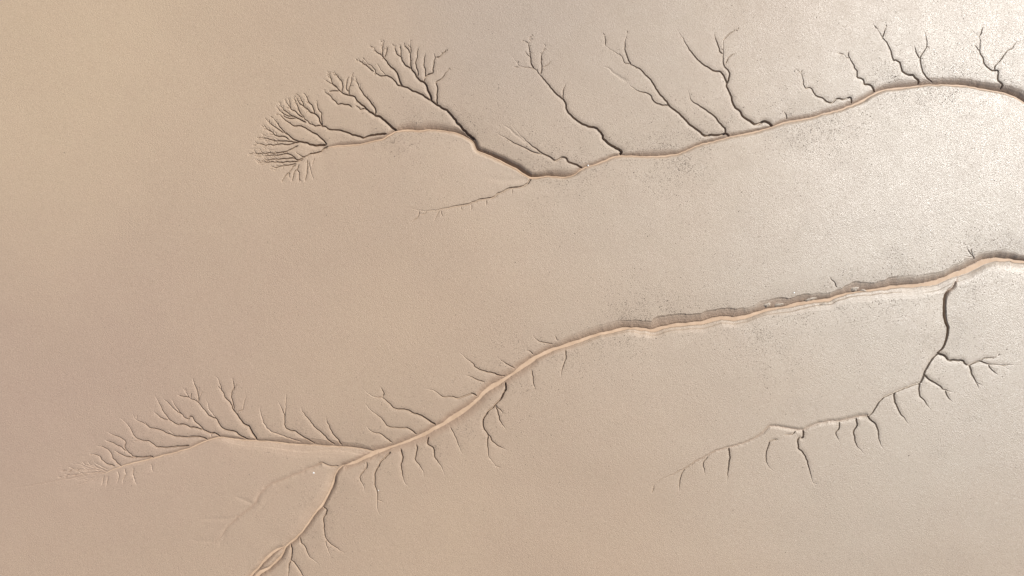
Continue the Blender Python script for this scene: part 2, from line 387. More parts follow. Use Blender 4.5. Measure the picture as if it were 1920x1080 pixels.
rill('dark sinuous rill with three twiggy tips, left of the long straight double rill', 'un',
     T('E', (968, 1000), (980, 970), (940, 945), (890, 915), (850, 880), (830, 835), (790, 800), (730, 785), (660, 750), (600, 705), (570, 660), (560, 610), (540, 580), (495, 545), (450, 495), (410, 450), (370, 400), (325, 355), (270, 345), (210, 330), (180, 285), (150, 250), (110, 220)),
     3.2, 4.4, power=.75, branches=[
        (T('E', (325, 355), (305, 310), (295, 240), (285, 170), (290, 105)), 1.6, 1.7, (5, 7)),
        (T('E', (295, 270), (250, 222)), 1.2, .9), (T('E', (285, 165), (245, 140)), 1.2, .9, (2, 5)),
        (T('E', (370, 400), (385, 350), (378, 290), (390, 230), (415, 175)), 1.5, 1.5, (3, 6)),
        (T('E', (388, 345), (430, 320), (465, 285)), 1.2, .7),
        (T('E', (542, 580), (545, 520), (570, 460)), 1.3, 1.2), (T('E', (210, 345), (165, 340)), 1.1, .7)], tw=(4, 6))
rill('long straight dark rill with forked top and paler companion joining near its mouth', 'un',
     T('E', (1803, 864), (1770, 838), (1740, 845), (1660, 850), (1610, 855), (1560, 815), (1500, 775), (1460, 735), (1420, 695), (1350, 640), (1310, 590), (1250, 520), (1215, 460), (1150, 385), (1110, 350), (1050, 325), (1005, 310), (985, 265), (940, 235), (890, 205), (860, 180), (820, 150), (790, 115)),
     2.6, 3.4, power=.9, branches=[
        (T('E', (1050, 325), (1015, 240), (1010, 160), (1020, 80)), 1.5, 1.5, (3, 5)), (T('E', (860, 180), (855, 95)), 1.2, 1.1, (2, 5)),
        (T('E', (1020, 450), (960, 410), (890, 360), (830, 330)), 4, .8, (0, 0), True), (T('E', (1345, 632), (1280, 625), (1220, 595), (1195, 550), (1120, 525), (1070, 500), (1020, 450)), 1.7, 1.5),
        (T('E', (1765, 836), (1762, 800), (1720, 760), (1690, 715), (1640, 680), (1580, 640), (1510, 595), (1490, 550), (1470, 490)), 2.0, 2.4)], tw=(3, 6))
rill('dark hooked rill ending in a forked top beside a long slanting limb', 'un',
     T('F', (803, 866), (770, 840), (740, 828), (700, 840), (665, 848), (620, 820), (580, 795), (545, 745), (505, 710), (485, 650), (465, 590), (452, 560), (470, 500), (470, 460), (430, 405), (425, 330), (425, 240), (435, 190), (440, 130)),
     3.0, 4.0, power=.85, branches=[
        (T('F', (450, 555), (445, 520), (405, 460), (360, 452), (310, 425), (270, 400), (220, 350), (170, 290), (120, 210), (65, 120)), 1.9, 2.3),
        (T('F', (420, 325), (400, 300), (375, 230), (350, 160)), 1.4, 1.4), (T('F', (430, 215), (470, 175), (540, 135)), 1.4, 1.2, (3, 5)),
        (T('F', (438, 400), (470, 350), (520, 315)), 1.3, 1.0)], tw=(3, 6))
rill('very short pale rill stub on the upper channel bank right of the hooked rill', 'un', T('F', (908, 818), (900, 778), (875, 755)), 1.4, 1.3, d1=.5)
rill('broken zigzag rill with stepped lower end, faint forked tip', 'un',
     T('F', (1397, 700), (1385, 650), (1340, 665), (1290, 655), (1245, 688), (1210, 680), (1160, 650), (1120, 630), (1090, 585), (1070, 572), (1045, 580), (1030, 550), (1015, 480), (1000, 465), (970, 440), (940, 400)),
     1.9, 2.2, branches=[(T('F', (1003, 467), (1022, 440)), 1.1, .8)])
rill('jagged dark rill with black mouth on rising bend of upper channel', 'un',
     T('G', (380, 788), (355, 740), (325, 708), (270, 705), (250, 660), (200, 635), (190, 580), (155, 520), (125, 465), (90, 455), (50, 410), (20, 375)),
     2.8, 3.8, power=.45, branches=[(T('G', (125, 465), (108, 420), (115, 380)), 1.2, 1.1), (T('G', (60, 420), (0, 405)), 1.2, .8)])
rill('stepped dark rill with thick black lower end and forked top, left of a wishbone rill', 'un',
     T('G', (803, 715), (790, 670), (755, 640), (735, 615), (700, 615), (640, 585), (620, 540), (600, 500), (565, 478), (545, 480), (525, 430), (505, 360), (470, 300), (435, 262), (400, 205), (370, 145), (370, 90)),
     3.0, 4.2, power=.45, branches=[(T('G', (435, 262), (460, 190), (475, 145)), 1.3, 1.3, (2, 5)), (T('G', (385, 175), (345, 130)), 1.1, .9)])
rill('slender wishbone rill beside the stepped black rill at the crest of upper channel', 'un',
     T('G', (945, 700), (910, 665), (860, 630), (830, 580), (815, 530), (805, 455), (830, 400), (860, 340), (855, 270), (835, 190), (800, 160)),
     2.0, 2.6, power=.5, branches=[(T('G', (797, 458), (765, 410), (740, 330)), 1.4, 1.4), (T('G', (858, 345), (885, 350)), 1.1, .8)])
rill('Y shaped rill with long right limb, last before the right edge of upper channel', 'un',
     T('G', (1592, 765), (1605, 715), (1580, 690), (1555, 650), (1555, 580), (1520, 578), (1470, 555), (1420, 515), (1410, 455), (1375, 400), (1380, 330), (1370, 250), (1330, 215), (1285, 185)),
     2.5, 3.4, power=.5, branches=[(T('G', (1370, 250), (1395, 200), (1405, 140)), 1.3, 1.2), (T('G', (1525, 575), (1530, 530), (1575, 480), (1630, 400), (1690, 360), (1735, 295), (1790, 320)), 1.6, 1.5),
                         (T('G', (1372, 392), (1340, 350), (1310, 330)), 1.2, .8)])
# --- south of the upper channel
rill('faint soft rill trailing left below the upper channel with tiny spurs underneath', 'us',
     T('D', (1024, 534), (990, 580), (940, 600), (860, 612), (800, 640), (730, 680), (650, 695), (580, 720), (500, 740), (420, 755), (350, 770), (250, 780), (170, 775), (100, 755)),
     2.4, 2.4, w1=2.2, d1=.7, cut=0, branches=[(T('D', (185, 785), (170, 830), (110, 870)), 1.4, .8), (T('D', (345, 782), (362, 835)), 1.3, .8), (T('D', (335, 782), (305, 830), (298, 865)), 1.3, .7),
         (T('D', (500, 745), (505, 785)), 1.3, .8), (T('D', (575, 732), (570, 785)), 1.3, .8), (T('D', (688, 695), (685, 750)), 1.4, .9), (T('D', (245, 782), (220, 800), (180, 815)), 1.3, .7), (T('D', (880, 612), (880, 660)), 1.3, .7)])
rill('broad shallow swale in the flat between upper channel bend and faint soft rill', 'us', T('D', (1000, 545), (930, 545), (850, 555), (760, 545), (680, 525), (600, 520)), 7, .9, w1=6, d1=.3, soft=True)

# --- lower left arm, north side
rill('short curved rill closest to the left head of the lower arm', 'wn', T('I', (400, 842), (330, 820), (300, 790), (270, 755), (200, 740)), 1.7, 1.5, branches=[(T('I', (300, 785), (290, 765), (285, 745)), 1.1, .8)], tw=(2, 5))
rill('bent rill with stepped lower part, just right of the head curl of lower arm', 'wn', T('I', (452, 845), (410, 800), (385, 780), (375, 740), (340, 700), (260, 675)), 1.8, 1.8, branches=[(T('I', (410, 802), (440, 830)), 1.2, .8)])
rill('double looped rill with kinked upper limb above the head of lower arm', 'wn', T('I', (712, 778), (690, 762), (580, 770), (530, 745), (495, 705), (485, 680), (495, 645), (440, 605), (380, 580), (330, 555)), 2.0, 2.2,
     branches=[(T('I', (500, 722), (460, 690), (400, 655), (320, 625)), 1.6, 1.6), (T('I', (585, 772), (500, 765), (440, 735), (395, 712)), 1.8, 1.0)])
rill('long smooth rill ending in a straight faint line on the lower arm', 'wn', T('I', (1000, 676), (900, 683), (830, 690), (780, 685), (740, 680), (690, 645), (620, 630), (575, 605), (550, 570), (520, 515), (490, 480), (440, 440)), 2.0, 2.0, branches=[(T('I', (615, 630), (560, 640)), 1.2, .6)])
rill('long low angled rill with forked tip, running almost parallel to lower arm', 'wn', T('I', (1150, 630), (1100, 605), (980, 605), (880, 592), (820, 570), (770, 545), (700, 535), (640, 490), (580, 460), (550, 410)), 2.2, 2.3,
     branches=[(T('I', (690, 530), (650, 482)), 1.3, 1.0), (T('I', (582, 458), (592, 425)), 1.1, .8), (T('I', (895, 590), (840, 545)), 1.4, .7)])
rill('two crooked limbs meeting in a small hooked mouth above the lower arm', 'wn', T('I', (1258, 608), (1220, 580), (1170, 575), (1125, 545), (1090, 510), (1050, 475), (1035, 440), (1010, 440), (1000, 460), (960, 430), (910, 370), (880, 320), (860, 280)), 2.3, 2.6,
     branches=[(T('I', (960, 425), (930, 410), (890, 375), (850, 340), (800, 290)), 1.4, 1.3), (T('I', (1115, 545), (1060, 530), (1015, 525), (960, 500), (910, 500), (850, 465), (830, 440), (800, 400), (770, 340), (730, 260)), 1.9, 2.0),
               (T('I', (835, 465), (780, 445), (720, 400)), 1.3, 1.1), (T('I', (1185, 600), (1180, 580)), 1.2, 1.0)], tw=(2, 5))
rill('tall rill with cluster of forked tips, left of the tallest on the lower arm', 'wn', T('I', (1490, 630), (1420, 600), (1370, 560), (1290, 545), (1250, 500), (1225, 455), (1170, 430), (1130, 385), (1085, 325), (1020, 290), (990, 250), (950, 190)), 2.4, 2.8,
     branches=[(T('I', (1085, 325), (1080, 250), (1060, 190), (1040, 150)), 1.5, 1.5, (3, 6)), (T('I', (1020, 290), (1000, 280), (960, 275), (915, 262)), 1.3, 1.1), (T('I', (1082, 240), (1092, 195)), 1.1, .9),
               (T('I', (1215, 440), (1170, 370), (1150, 300)), 1.3, .8), (T('I', (1022, 292), (1030, 245)), 1.2, 1.0), (T('I', (1085, 320), (1100, 260), (1130, 230)), 1.2, .7)], tw=(5, 7))
rill('tallest and darkest rill on the lower arm with twin upright tips', 'wn', T('I', (1555, 632), (1520, 580), (1490, 520), (1450, 495), (1405, 435), (1370, 385), (1340, 325), (1300, 280), (1280, 225), (1250, 140), (1215, 100)), 2.8, 3.6,
     branches=[(T('I', (1372, 380), (1362, 320), (1350, 270), (1372, 190), (1360, 120)), 1.6, 1.6, (2, 6)), (T('I', (1400, 425), (1402, 400), (1440, 385), (1460, 310), (1482, 250)), 1.3, .9), (T('I', (1283, 240), (1240, 190)), 1.3, 1.0), (T('I', (1365, 240), (1395, 160)), 1.2, .8)], tw=(2, 6))
rill('very soft pale rill right of the tallest dark rill on the lower arm', 'wn', T('J', (585, 650), (470, 612), (380, 580), (310, 545), (275, 490), (250, 410), (255, 340)), 2.2, 1.4, w1=2, d1=.4, cut=0)
rill('forked pale rill with shadowed right edge in the middle of lower arm', 'wn', T('J', (688, 662), (640, 630), (580, 600), (530, 560), (470, 545), (445, 510), (445, 440), (420, 370), (390, 310)), 2.1, 2.1, branches=[(T('J', (447, 440), (455, 320), (465, 240)), 1.4, .9)])
rill('straight diagonal rill second from the junction on the lower arm', 'wn', T('J', (848, 672), (800, 630), (740, 570), (680, 520), (650, 470), (600, 410), (575, 350)), 2.0, 2.0)
rill('steep simple rill nearest the channel junction on the lower arm', 'wn', T('J', (906, 675), (870, 620), (830, 570), (800, 500), (780, 440)), 1.9, 1.9)
# --- lower left arm: south side and head
for lab, pts in (('tiny vertical rill below the lower arm, leftmost under its head', T('I', (315, 925), (305, 960), (300, 1005))),
                 ('tiny vertical rill below the lower arm, second from its head', T('I', (345, 925), (342, 960), (330, 1015))),
                 ('small forked rill hanging below the head of lower arm', T('I', (425, 885), (440, 920), (430, 960), (415, 990))),
                 ('small wavy rill below the lower arm, left of a deeper twin rill', T('I', (485, 866), (492, 900), (480, 940), (468, 995))),
                 ('deeper small twin rill hanging below the lower arm', T('I', (556, 862), (552, 910), (568, 950), (590, 1000))),
                 ('short curved spur alone below the middle of lower arm', T('I', (700, 828), (705, 860), (716, 892)))):
    rill(lab, 'ws', pts, 1.4, 1.1, d1=.5, branches=[(T('I', (555, 905), (565, 950), (562, 985)), 1.1, .7)] if 'twin' in lab else ())
rill('spray of faint lines trailing left from the head of the lower arm', 'ws', T('I', (340, 884), (260, 858), (190, 838), (110, 800)), 1.3, .8, d1=.3, cut=0,
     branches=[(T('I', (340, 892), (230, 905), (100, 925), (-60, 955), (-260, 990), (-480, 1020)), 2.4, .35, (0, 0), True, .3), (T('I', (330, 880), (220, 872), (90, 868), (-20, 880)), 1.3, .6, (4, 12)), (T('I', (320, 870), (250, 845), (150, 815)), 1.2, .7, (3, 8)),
               (T('I', (330, 893), (200, 898), (60, 912), (-60, 930)), 1.3, .6, (4, 12)), (T('I', (345, 868), (280, 835), (230, 800)), 1.2, .7)])
# --- trunk, north side
rill('short pale rill closest to the junction on the trunk north bank', 'tn', T('J', (1312, 650), (1260, 610), (1220, 580), (1160, 565), (1130, 540), (1100, 500)), 1.9, 1.7)
rill('wavy pale rill below the long dark rill on the trunk north bank', 'tn', T('J', (1518, 588), (1460, 540), (1420, 530), (1340, 530), (1280, 510), (1240, 465), (1200, 425), (1150, 395), (1080, 310)), 2.0, 1.9)
rill('long dark rill with small forked top, strongest on the trunk north bank', 'tn', T('J', (1672, 510), (1620, 475), (1560, 435), (1500, 415), (1430, 385), (1350, 375), (1310, 345), (1240, 285), (1180, 280), (1110, 240), (1070, 190)), 2.4, 2.8, branches=[(T('J', (1240, 285), (1245, 250), (1220, 190)), 1.5, 1.3)])
rill('scalloped rill with hooked mouth halfway up the trunk north bank', 'tn', T('K', (845, 520), (815, 497), (770, 510), (715, 527), (660, 515), (615, 520), (570, 490), (545, 475), (470, 460)), 2.0, 2.0)
rill('curved rill bending in from upper left to trunk below the faint hair rills', 'tn', T('K', (1040, 384), (980, 372), (960, 360), (890, 345), (840, 325), (810, 290), (760, 250), (715, 205)), 2.0, 2.2)
rill('faint straight hair rill between scalloped and curved rills', 'tn', T('K', (890, 420), (830, 395), (760, 370)), 1.5, 1.0)
rill('short straight rill right of the curved rill on trunk north bank', 'tn', T('K', (1108, 334), (1050, 300), (985, 262)), 1.6, 1.3)
rill('tiny hooked rill on trunk north bank where the trunk begins to flatten', 'tn', T('K', (1230, 240), (1200, 210), (1170, 210)), 1.5, 1.2, cut=.6)
rill('small cracked rill in the speckled mud above the trunk bend', 'tn', T('K', (1355, 162), (1290, 150), (1240, 130), (1220, 100)), 1.6, 1.3, cut=.6, branches=[(T('L', (330, 535), (300, 490)), 1.1, .8)])
rill('tiny twig rill above the trunk right of the slumped bank', 'tn', T('H', (520, 555), (490, 505), (460, 470)), 1.2, .9, cut=.6)
rill('forked twig rill above the trunk near the right edge', 'tn', T('H', (1560, 358), (1545, 320), (1510, 280), (1495, 250)), 1.4, 1.2, cut=.6, branches=[(T('H', (1540, 310), (1525, 260)), 1.1, .8), (T('H', (1545, 330), (1480, 320)), 1.1, .6)])
# --- trunk, south side
rill('curved rill first right of the fork below the trunk', 'ts', T('J', (1108, 812), (1105, 850), (1060, 910), (1050, 940), (1085, 1000), (1100, 1060)), 1.7, 1.6)
rill('long wavy rill below the trunk reaching lowest, ending in a faint hook', 'ts', T('M', (1760, 40), (1690, 110), (1660, 160), (1630, 230), (1635, 330), (1655, 400), (1648, 470), (1665, 550), (1700, 590)), 2.1, 2.3, branches=[(T('M', (1652, 440), (1710, 455)), 1.2, .6)])
rill('dark upright rill below the trunk, third from the fork', 'ts', T('J', (1385, 705), (1402, 770), (1390, 830), (1402, 900), (1420, 970), (1455, 1015)), 2.0, 2.3)
rill('pale crooked rill below the trunk, fourth from the fork', 'ts', T('J', (1512, 668), (1520, 710), (1505, 780), (1540, 840), (1570, 890), (1582, 940)), 1.8, 1.7)
rill('stepped slanting rill below the trunk, fifth from the fork', 'ts', T('K', (515, 790), (510, 840), (550, 870), (560, 930), (600, 990), (632, 1055)), 2.1, 2.3)
rill('faint straight scratch below the trunk in speckled mud', 'ts', T('K', (660, 720), (700, 800), (720, 850), (742, 912)), 1.6, .9, cut=0)
rill('dark branching rill dropping from trunk with three limbs to the right', 'ts', T('K', (1035, 422), (1035, 470), (1000, 530), (965, 575), (915, 625), (885, 680), (890, 730), (915, 770), (915, 850), (925, 930), (970, 990), (975, 1045)), 2.5, 3.2,
     branches=[(T('K', (965, 575), (985, 630), (1000, 680), (1042, 748)), 1.6, 1.6), (T('K', (967, 572), (1000, 610), (1032, 638)), 1.4, 1.2), (T('K', (915, 770), (970, 840), (1050, 882)), 1.6, 1.5), (T('K', (965, 985), (1012, 1002)), 1.2, .8)])
rill('faint thin rill below the trunk bend, left of its twin', 'ts', T('K', (1212, 340), (1225, 420), (1242, 492)), 1.5, 1.1, cut=.6)
rill('faint curved rill below the trunk bend with pale left edge', 'ts', T('K', (1442, 200), (1442, 260), (1420, 330), (1405, 402)), 1.6, 1.3, cut=.6)
# --- bottom arm
rill('hooked rill with long tail and side limb, east of the bottom arm', 'q', T('M', (1180, 505), (1215, 525), (1215, 555), (1195, 600), (1205, 690), (1215, 770), (1215, 810), (1250, 890), (1262, 945)), 2.1, 2.4, branches=[(T('M', (1217, 768), (1260, 815), (1310, 850), (1375, 888)), 1.7, 1.6)])
rill('slanting pale rill between the hooked rill and the braided end', 'q', T('M', (995, 760), (1010, 810), (1050, 850), (1070, 910), (1110, 945), (1165, 985)), 2.0, 2.0)
rill('dark forked rill at the bottom edge right of the braided channel', 'q', T('M', (918, 815), (930, 880), (918, 950), (905, 1000), (895, 1085), (880, 1150)), 2.3, 2.7, branches=[(T('M', (920, 952), (970, 1000), (1025, 1085), (1060, 1160)), 2.1, 2.0)])
rill('long faint valley west of the bottom arm, starting in a dark notch', 'q', T('M', (1325, 160), (1260, 157), (1220, 147), (1180, 130), (1140, 150), (1060, 180), (940, 230), (850, 268), (780, 292), (710, 335)), 2.6, 2.2, w1=1.3, d1=.5, power=.5, cut=1.3, taper=.7,
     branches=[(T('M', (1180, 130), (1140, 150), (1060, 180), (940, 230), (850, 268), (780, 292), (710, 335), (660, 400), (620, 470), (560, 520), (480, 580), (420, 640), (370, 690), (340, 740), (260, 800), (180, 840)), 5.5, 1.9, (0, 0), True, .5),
               (T('M', (612, 478), (530, 440), (450, 405)), 5, .7, (0, 0), True), (T('M', (470, 588), (370, 600), (250, 600), (140, 605)), 5, .6, (0, 0), True), (T('M', (380, 680), (345, 780), (310, 850)), 5, .6, (0, 0), True), (T('M', (280, 790), (150, 785), (60, 770)), 5, .5, (0, 0), True)])
rill('second fainter swale beside the long faint valley', 'q', T('M', (900, 330), (850, 360), (750, 430), (680, 500), (620, 580), (585, 650)), 4.5, .9, w1=3, d1=.4, soft=True)
# --- right-hand drainage line
rill('long gently curving drainage line running left from the black walled side channel', 'r', T('O', (655, 580), (600, 640), (560, 710), (540, 760), (520, 785), (440, 815), (350, 850), (300, 870), (250, 910), (215, 965), (180, 1003)) +
     T('N', (1720, 325), (1640, 345), (1560, 358), (1480, 365), (1400, 380), (1350, 405), (1310, 425), (1230, 420), (1160, 408), (1090, 395), (1040, 410), (980, 465), (920, 500), (840, 530), (740, 555), (640, 585)),
     2.6, 2.4, w1=1.4, d1=.6, power=.6, cut=1.0, taper=.4,
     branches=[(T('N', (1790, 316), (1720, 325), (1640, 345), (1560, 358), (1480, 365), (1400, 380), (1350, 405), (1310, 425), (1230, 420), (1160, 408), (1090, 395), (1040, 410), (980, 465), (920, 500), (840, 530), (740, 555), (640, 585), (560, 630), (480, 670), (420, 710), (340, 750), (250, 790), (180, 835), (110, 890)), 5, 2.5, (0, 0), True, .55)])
rill('dark twisting rill with twiggy spread at the right edge below the side channel', 'r', T('O', (650, 583), (700, 605), (730, 632), (810, 632), (830, 655), (860, 665), (920, 638), (950, 645), (990, 662), (1060, 665), (1100, 680), (1150, 705)), 2.6, 3.6,
     branches=[(T('O', (930, 637), (960, 617), (1020, 615), (1065, 598)), 1.4, 1.3, (2, 6)), (T('O', (988, 665), (1000, 690), (1050, 732)), 1.5, 1.5), (T('O', (860, 667), (875, 720), (905, 780), (928, 835)), 1.9, 2.3), (T('O', (905, 782), (945, 800)), 1.1, .8), (T('O', (1062, 664), (1155, 665)), 1.2, 1.0)])
rill('slanting dark rill off the drainage line with forked tail', 'r', T('O', (556, 730), (600, 770), (650, 800), (700, 835), (765, 850)), 2.1, 2.8, branches=[(T('O', (697, 838), (710, 880), (745, 915)), 1.4, 1.2)])
rill('short stepped rill where the drainage line turns left', 'r', T('O', (522, 782), (517, 830), (525, 875), (555, 900), (580, 945), (602, 972)), 1.9, 2.3)
rill('dark upright rill hanging below the drainage line between stepped rills', 'r', T('O', (353, 850), (350, 895), (365, 940), (390, 990), (420, 1030), (455, 1075)), 2.0, 2.6)
rill('zigzag rill with kinked top hanging from the drainage line corner', 'r', T('N', (1788, 312), (1810, 350), (1845, 375), (1865, 430), (1880, 520), (1912, 572)), 2.1, 2.6)
rill('S shaped rill with knotted top below the drainage line', 'r', T('N', (1702, 335), (1710, 385), (1685, 440), (1690, 500), (1720, 560), (1765, 612)), 1.9, 2.1)
rill('small offset rill in two short pieces below the drainage line', 'r', T('N', (1577, 362), (1572, 415), (1550, 440), (1555, 480), (1582, 522)), 1.6, 1.6)
rill('longest straight rill below the drainage line with stepped upper end', 'r', T('N', (1306, 425), (1303, 480), (1272, 492), (1268, 560), (1300, 590), (1330, 650), (1350, 720), (1370, 800), (1402, 875)), 2.0, 2.5, branches=[(T('N', (1378, 825), (1412, 830)), 1.1, .7)])
rill('round looping rill detached below the drainage line', 'r', T('N', (1112, 495), (1060, 505), (1045, 540), (1025, 620), (1040, 690), (1092, 742)), 1.6, 1.3, cut=.6)
rill('short pale slit just under the drainage line hump', 'r', T('N', (1250, 432), (1215, 458), (1150, 458)), 1.5, 1.2)
rill('straight vertical rill below the fading drainage line', 'r', T('N', (746, 556), (755, 620), (745, 700), (733, 825)), 1.8, 1.6)
rill('faint short rill left of the straight vertical rill', 'r', T('N', (588, 622), (555, 680), (570, 775)), 1.5, 1.0, cut=.7)
rill('curved faint rill near the end of the drainage line', 'r', T('N', (415, 712), (380, 790), (370, 895)), 1.6, .8, cut=.4)
rill('tiny last rill at the fading tip of the drainage line', 'r', T('N', (185, 838), (170, 905)), 1.3, .45, cut=.2)

# ------------------------------------------------------------------ broad relief
mains = [catmull(p, 6) for p in (U, V, W, Q, R_)]
cx = GX0 + np.arange(NCX + 1) * CELL
cy = GY0 + np.arange(NCY + 1) * CELL
CXX, CYY = np.meshgrid(cx, cy)
DM = np.full(CXX.shape, 1e9)
for p in mains:
    for k in range(0, len(p), 60):
        q = p[k:k + 60]
        DM = np.minimum(DM, np.sqrt((CXX[..., None] - q[:, 0]) ** 2 + (CYY[..., None] - q[:, 1]) ** 2).min(-1))


def lumps(x, y, seed, lo, hi, n=26):
    r = np.random.default_rng(seed)
    z = 0
    for _ in range(n):
        wl = math.exp(r.uniform(math.log(lo), math.log(hi)))
        a, ph = r.uniform(0, 2 * math.pi), r.uniform(0, 2 * math.pi)
        z = z + (wl / hi) ** .8 * np.sin((x * math.cos(a) + y * math.sin(a)) * 2 * math.pi / wl + ph)
    return z / math.sqrt(n)


edge = np.clip(np.minimum.reduce([CXX - GX0, GX0 + NCX * CELL - CXX, CYY - GY0, GY0 + NCY * CELL - CYY]) / 60, 0, 1)
base_c = (-1.6 * np.exp(-(DM / 26) ** 2) - 1.6 * np.exp(-(DM / 75) ** 2) + .7 * lumps(CXX, CYY, 3, 60, 420) + .13 * lumps(CXX, CYY, 8, 30, 90) * np.exp(-(DM / 130) ** 2)) * edge


def up(a):
    """coarse grid -> fine grid, cubic along both axes"""
    def one(a):
        n = a.shape[0]
        t = np.arange((n - 1) * SUB + 1) / SUB
        i = np.minimum(t.astype(int), n - 2)
        f = (t - i)[:, None]
        P = lambda k: a[np.clip(i + k, 0, n - 1)]
        a0, a1, a2, a3 = P(-1), P(0), P(1), P(2)
        return (.5 * (2 * a1 + (a2 - a0) * f + (2 * a0 - 5 * a1 + 4 * a2 - a3) * f ** 2 + (3 * a1 - a0 - 3 * a2 + a3) * f ** 3)).astype(np.float32)
    return one(one(a.astype(np.float32)).T).T


BASE = up(base_c)
HGT = BASE - CARVE
# crumbly bank faces: relief only where the mud has been cut
crumb = (lumps(gx[None, :], gy[:, None], 11, 3, 9, 14)).astype(np.float32)
crumb2 = (lumps(gx[None, :], gy[:, None], 12, 7, 24, 14)).astype(np.float32)
HGT += (crumb * .17 + crumb2 * .18) * np.clip(WET_SHADE * 1.0, 0, 1) * np.clip(CARVE / 2, 0, 1)
dzx = np.gradient(HGT, STEP, axis=1)
dzy = np.gradient(HGT, STEP, axis=0)
NRM = np.stack([-dzx, dzy, np.ones_like(dzx)], -1)
NRM /= np.linalg.norm(NRM, axis=-1, keepdims=True)

# ------------------------------------------------------------------ faces
touched = CARVE > 0.015
fine = np.zeros((NCY, NCX), bool)
for a in range(SUB + 1):
    rows = touched[a:a + (NCY - 1) * SUB + 1:SUB]
    for b in range(SUB + 1):
        fine |= rows[:, b:b + (NCX - 1) * SUB + 1:SUB]
fj, fi = np.nonzero(fine)
sj, si = np.meshgrid(np.arange(SUB), np.arange(SUB), indexing='ij')
J = (fj[:, None] * SUB + sj.ravel()[None]).ravel()
I = (fi[:, None] * SUB + si.ravel()[None]).ravel()
# rows run south, so this order faces up
quads = np.stack([(J + 1) * NX + I, (J + 1) * NX + I + 1, J * NX + I + 1, J * NX + I], 1)
cq = CARVE.ravel()[quads]
oq = OWNER.ravel()[quads]
cq = np.where(oq >= 0, cq, -1)
best = cq.argmax(1)
owner_face = oq[np.arange(len(oq)), best]

# a piece keeps only its largest connected patch; stray patches go back to the ground
grid_face = {}
for n_, (jj, ii, ow) in enumerate(zip(J.tolist(), I.tolist(), owner_face.tolist())):
    if ow >= 0:
        grid_face[(jj, ii)] = n_
seen = set()
patches = {}
for (jj, ii), n_ in grid_face.items():
    if n_ in seen:
        continue
    ow = owner_face[n_]
    seen.add(n_)
    stack, comp = [(jj, ii)], []
    while stack:
        y, x = stack.pop()
        comp.append(grid_face[(y, x)])
        for dy in (-1, 0, 1):
            for dx in (-1, 0, 1):
                m_ = grid_face.get((y + dy, x + dx))
                if m_ is not None and m_ not in seen and owner_face[m_] == ow:
                    seen.add(m_)
                    stack.append((y + dy, x + dx))
    patches.setdefault(int(ow), []).append(comp)
for ow, comps in patches.items():
    comps.sort(key=len)
    for comp in comps[:-1]:
        owner_face[comp] = -1

ngons = []
for j in range(NCY):
    for i in range(NCX):
        if fine[j, i]:
            continue
        a, b, c, d = j * SUB * NX + i * SUB, j * SUB * NX + (i + 1) * SUB, (j + 1) * SUB * NX + (i + 1) * SUB, (j + 1) * SUB * NX + i * SUB
        f = [d]
        if j + 1 < NCY and fine[j + 1, i]:
            f += [d + k for k in range(1, SUB)]
        f.append(c)
        if i + 1 < NCX and fine[j, i + 1]:
            f += [c - k * NX for k in range(1, SUB)]
        f.append(b)
        if j > 0 and fine[j - 1, i]:
            f += [b - k for k in range(1, SUB)]
        f.append(a)
        if i > 0 and fine[j, i - 1]:
            f += [a + k * NX for k in range(1, SUB)]
        ngons.append(f)


def world(idx):
    j, i = idx // NX, idx % NX
    return np.stack([(gx[i] - 960) * S, (540 - gy[j]) * S, HGT.ravel()[idx] * S], 1)


def build(name, loops, starts, idx_used, mat, origin=(0, 0, 0), extra=None):
    """a mesh from loop indices into the grid (idx_used sorted); extra: far vertices appended"""
    co = world(idx_used)
    no = NRM.reshape(-1, 3)[idx_used]
    wet_shade = WET_SHADE.ravel()[idx_used]
    if extra is not None:
        co = np.vstack([co, extra])
        no = np.vstack([no, np.tile([0, 0, 1.0], (len(extra), 1))])
        wet_shade = np.concatenate([wet_shade, np.zeros(len(extra))])
    co = co - np.array(origin)
    me = bpy.data.meshes.new(name)
    me.vertices.add(len(co))
    me.vertices.foreach_set('co', co.astype(np.float32).ravel())
    me.loops.add(len(loops))
    me.loops.foreach_set('vertex_index', loops.astype(np.int32))
    me.polygons.add(len(starts))
    me.polygons.foreach_set('loop_start', starts.astype(np.int32))
    at = me.attributes.new('wet_shade', 'FLOAT', 'POINT')
    at.data.foreach_set('value', wet_shade.astype(np.float32))
    me.update(calc_edges=True)
    me.validate()
    me.polygons.foreach_set('use_smooth', np.ones(len(me.polygons), bool))
    me.normals_split_custom_set_from_vertices(no.astype(np.float32))
    me.materials.append(mat)
    o = bpy.data.objects.new(name, me)
    o.location = origin
    C.objects.link(o)
    return o


# ------------------------------------------------------------------ materials
def nodes_of(name):
    m = bpy.data.materials.new(name)
    m.use_nodes = True
    nt = m.node_tree
    b = nt.nodes['Principled BSDF']
    return m, nt, b


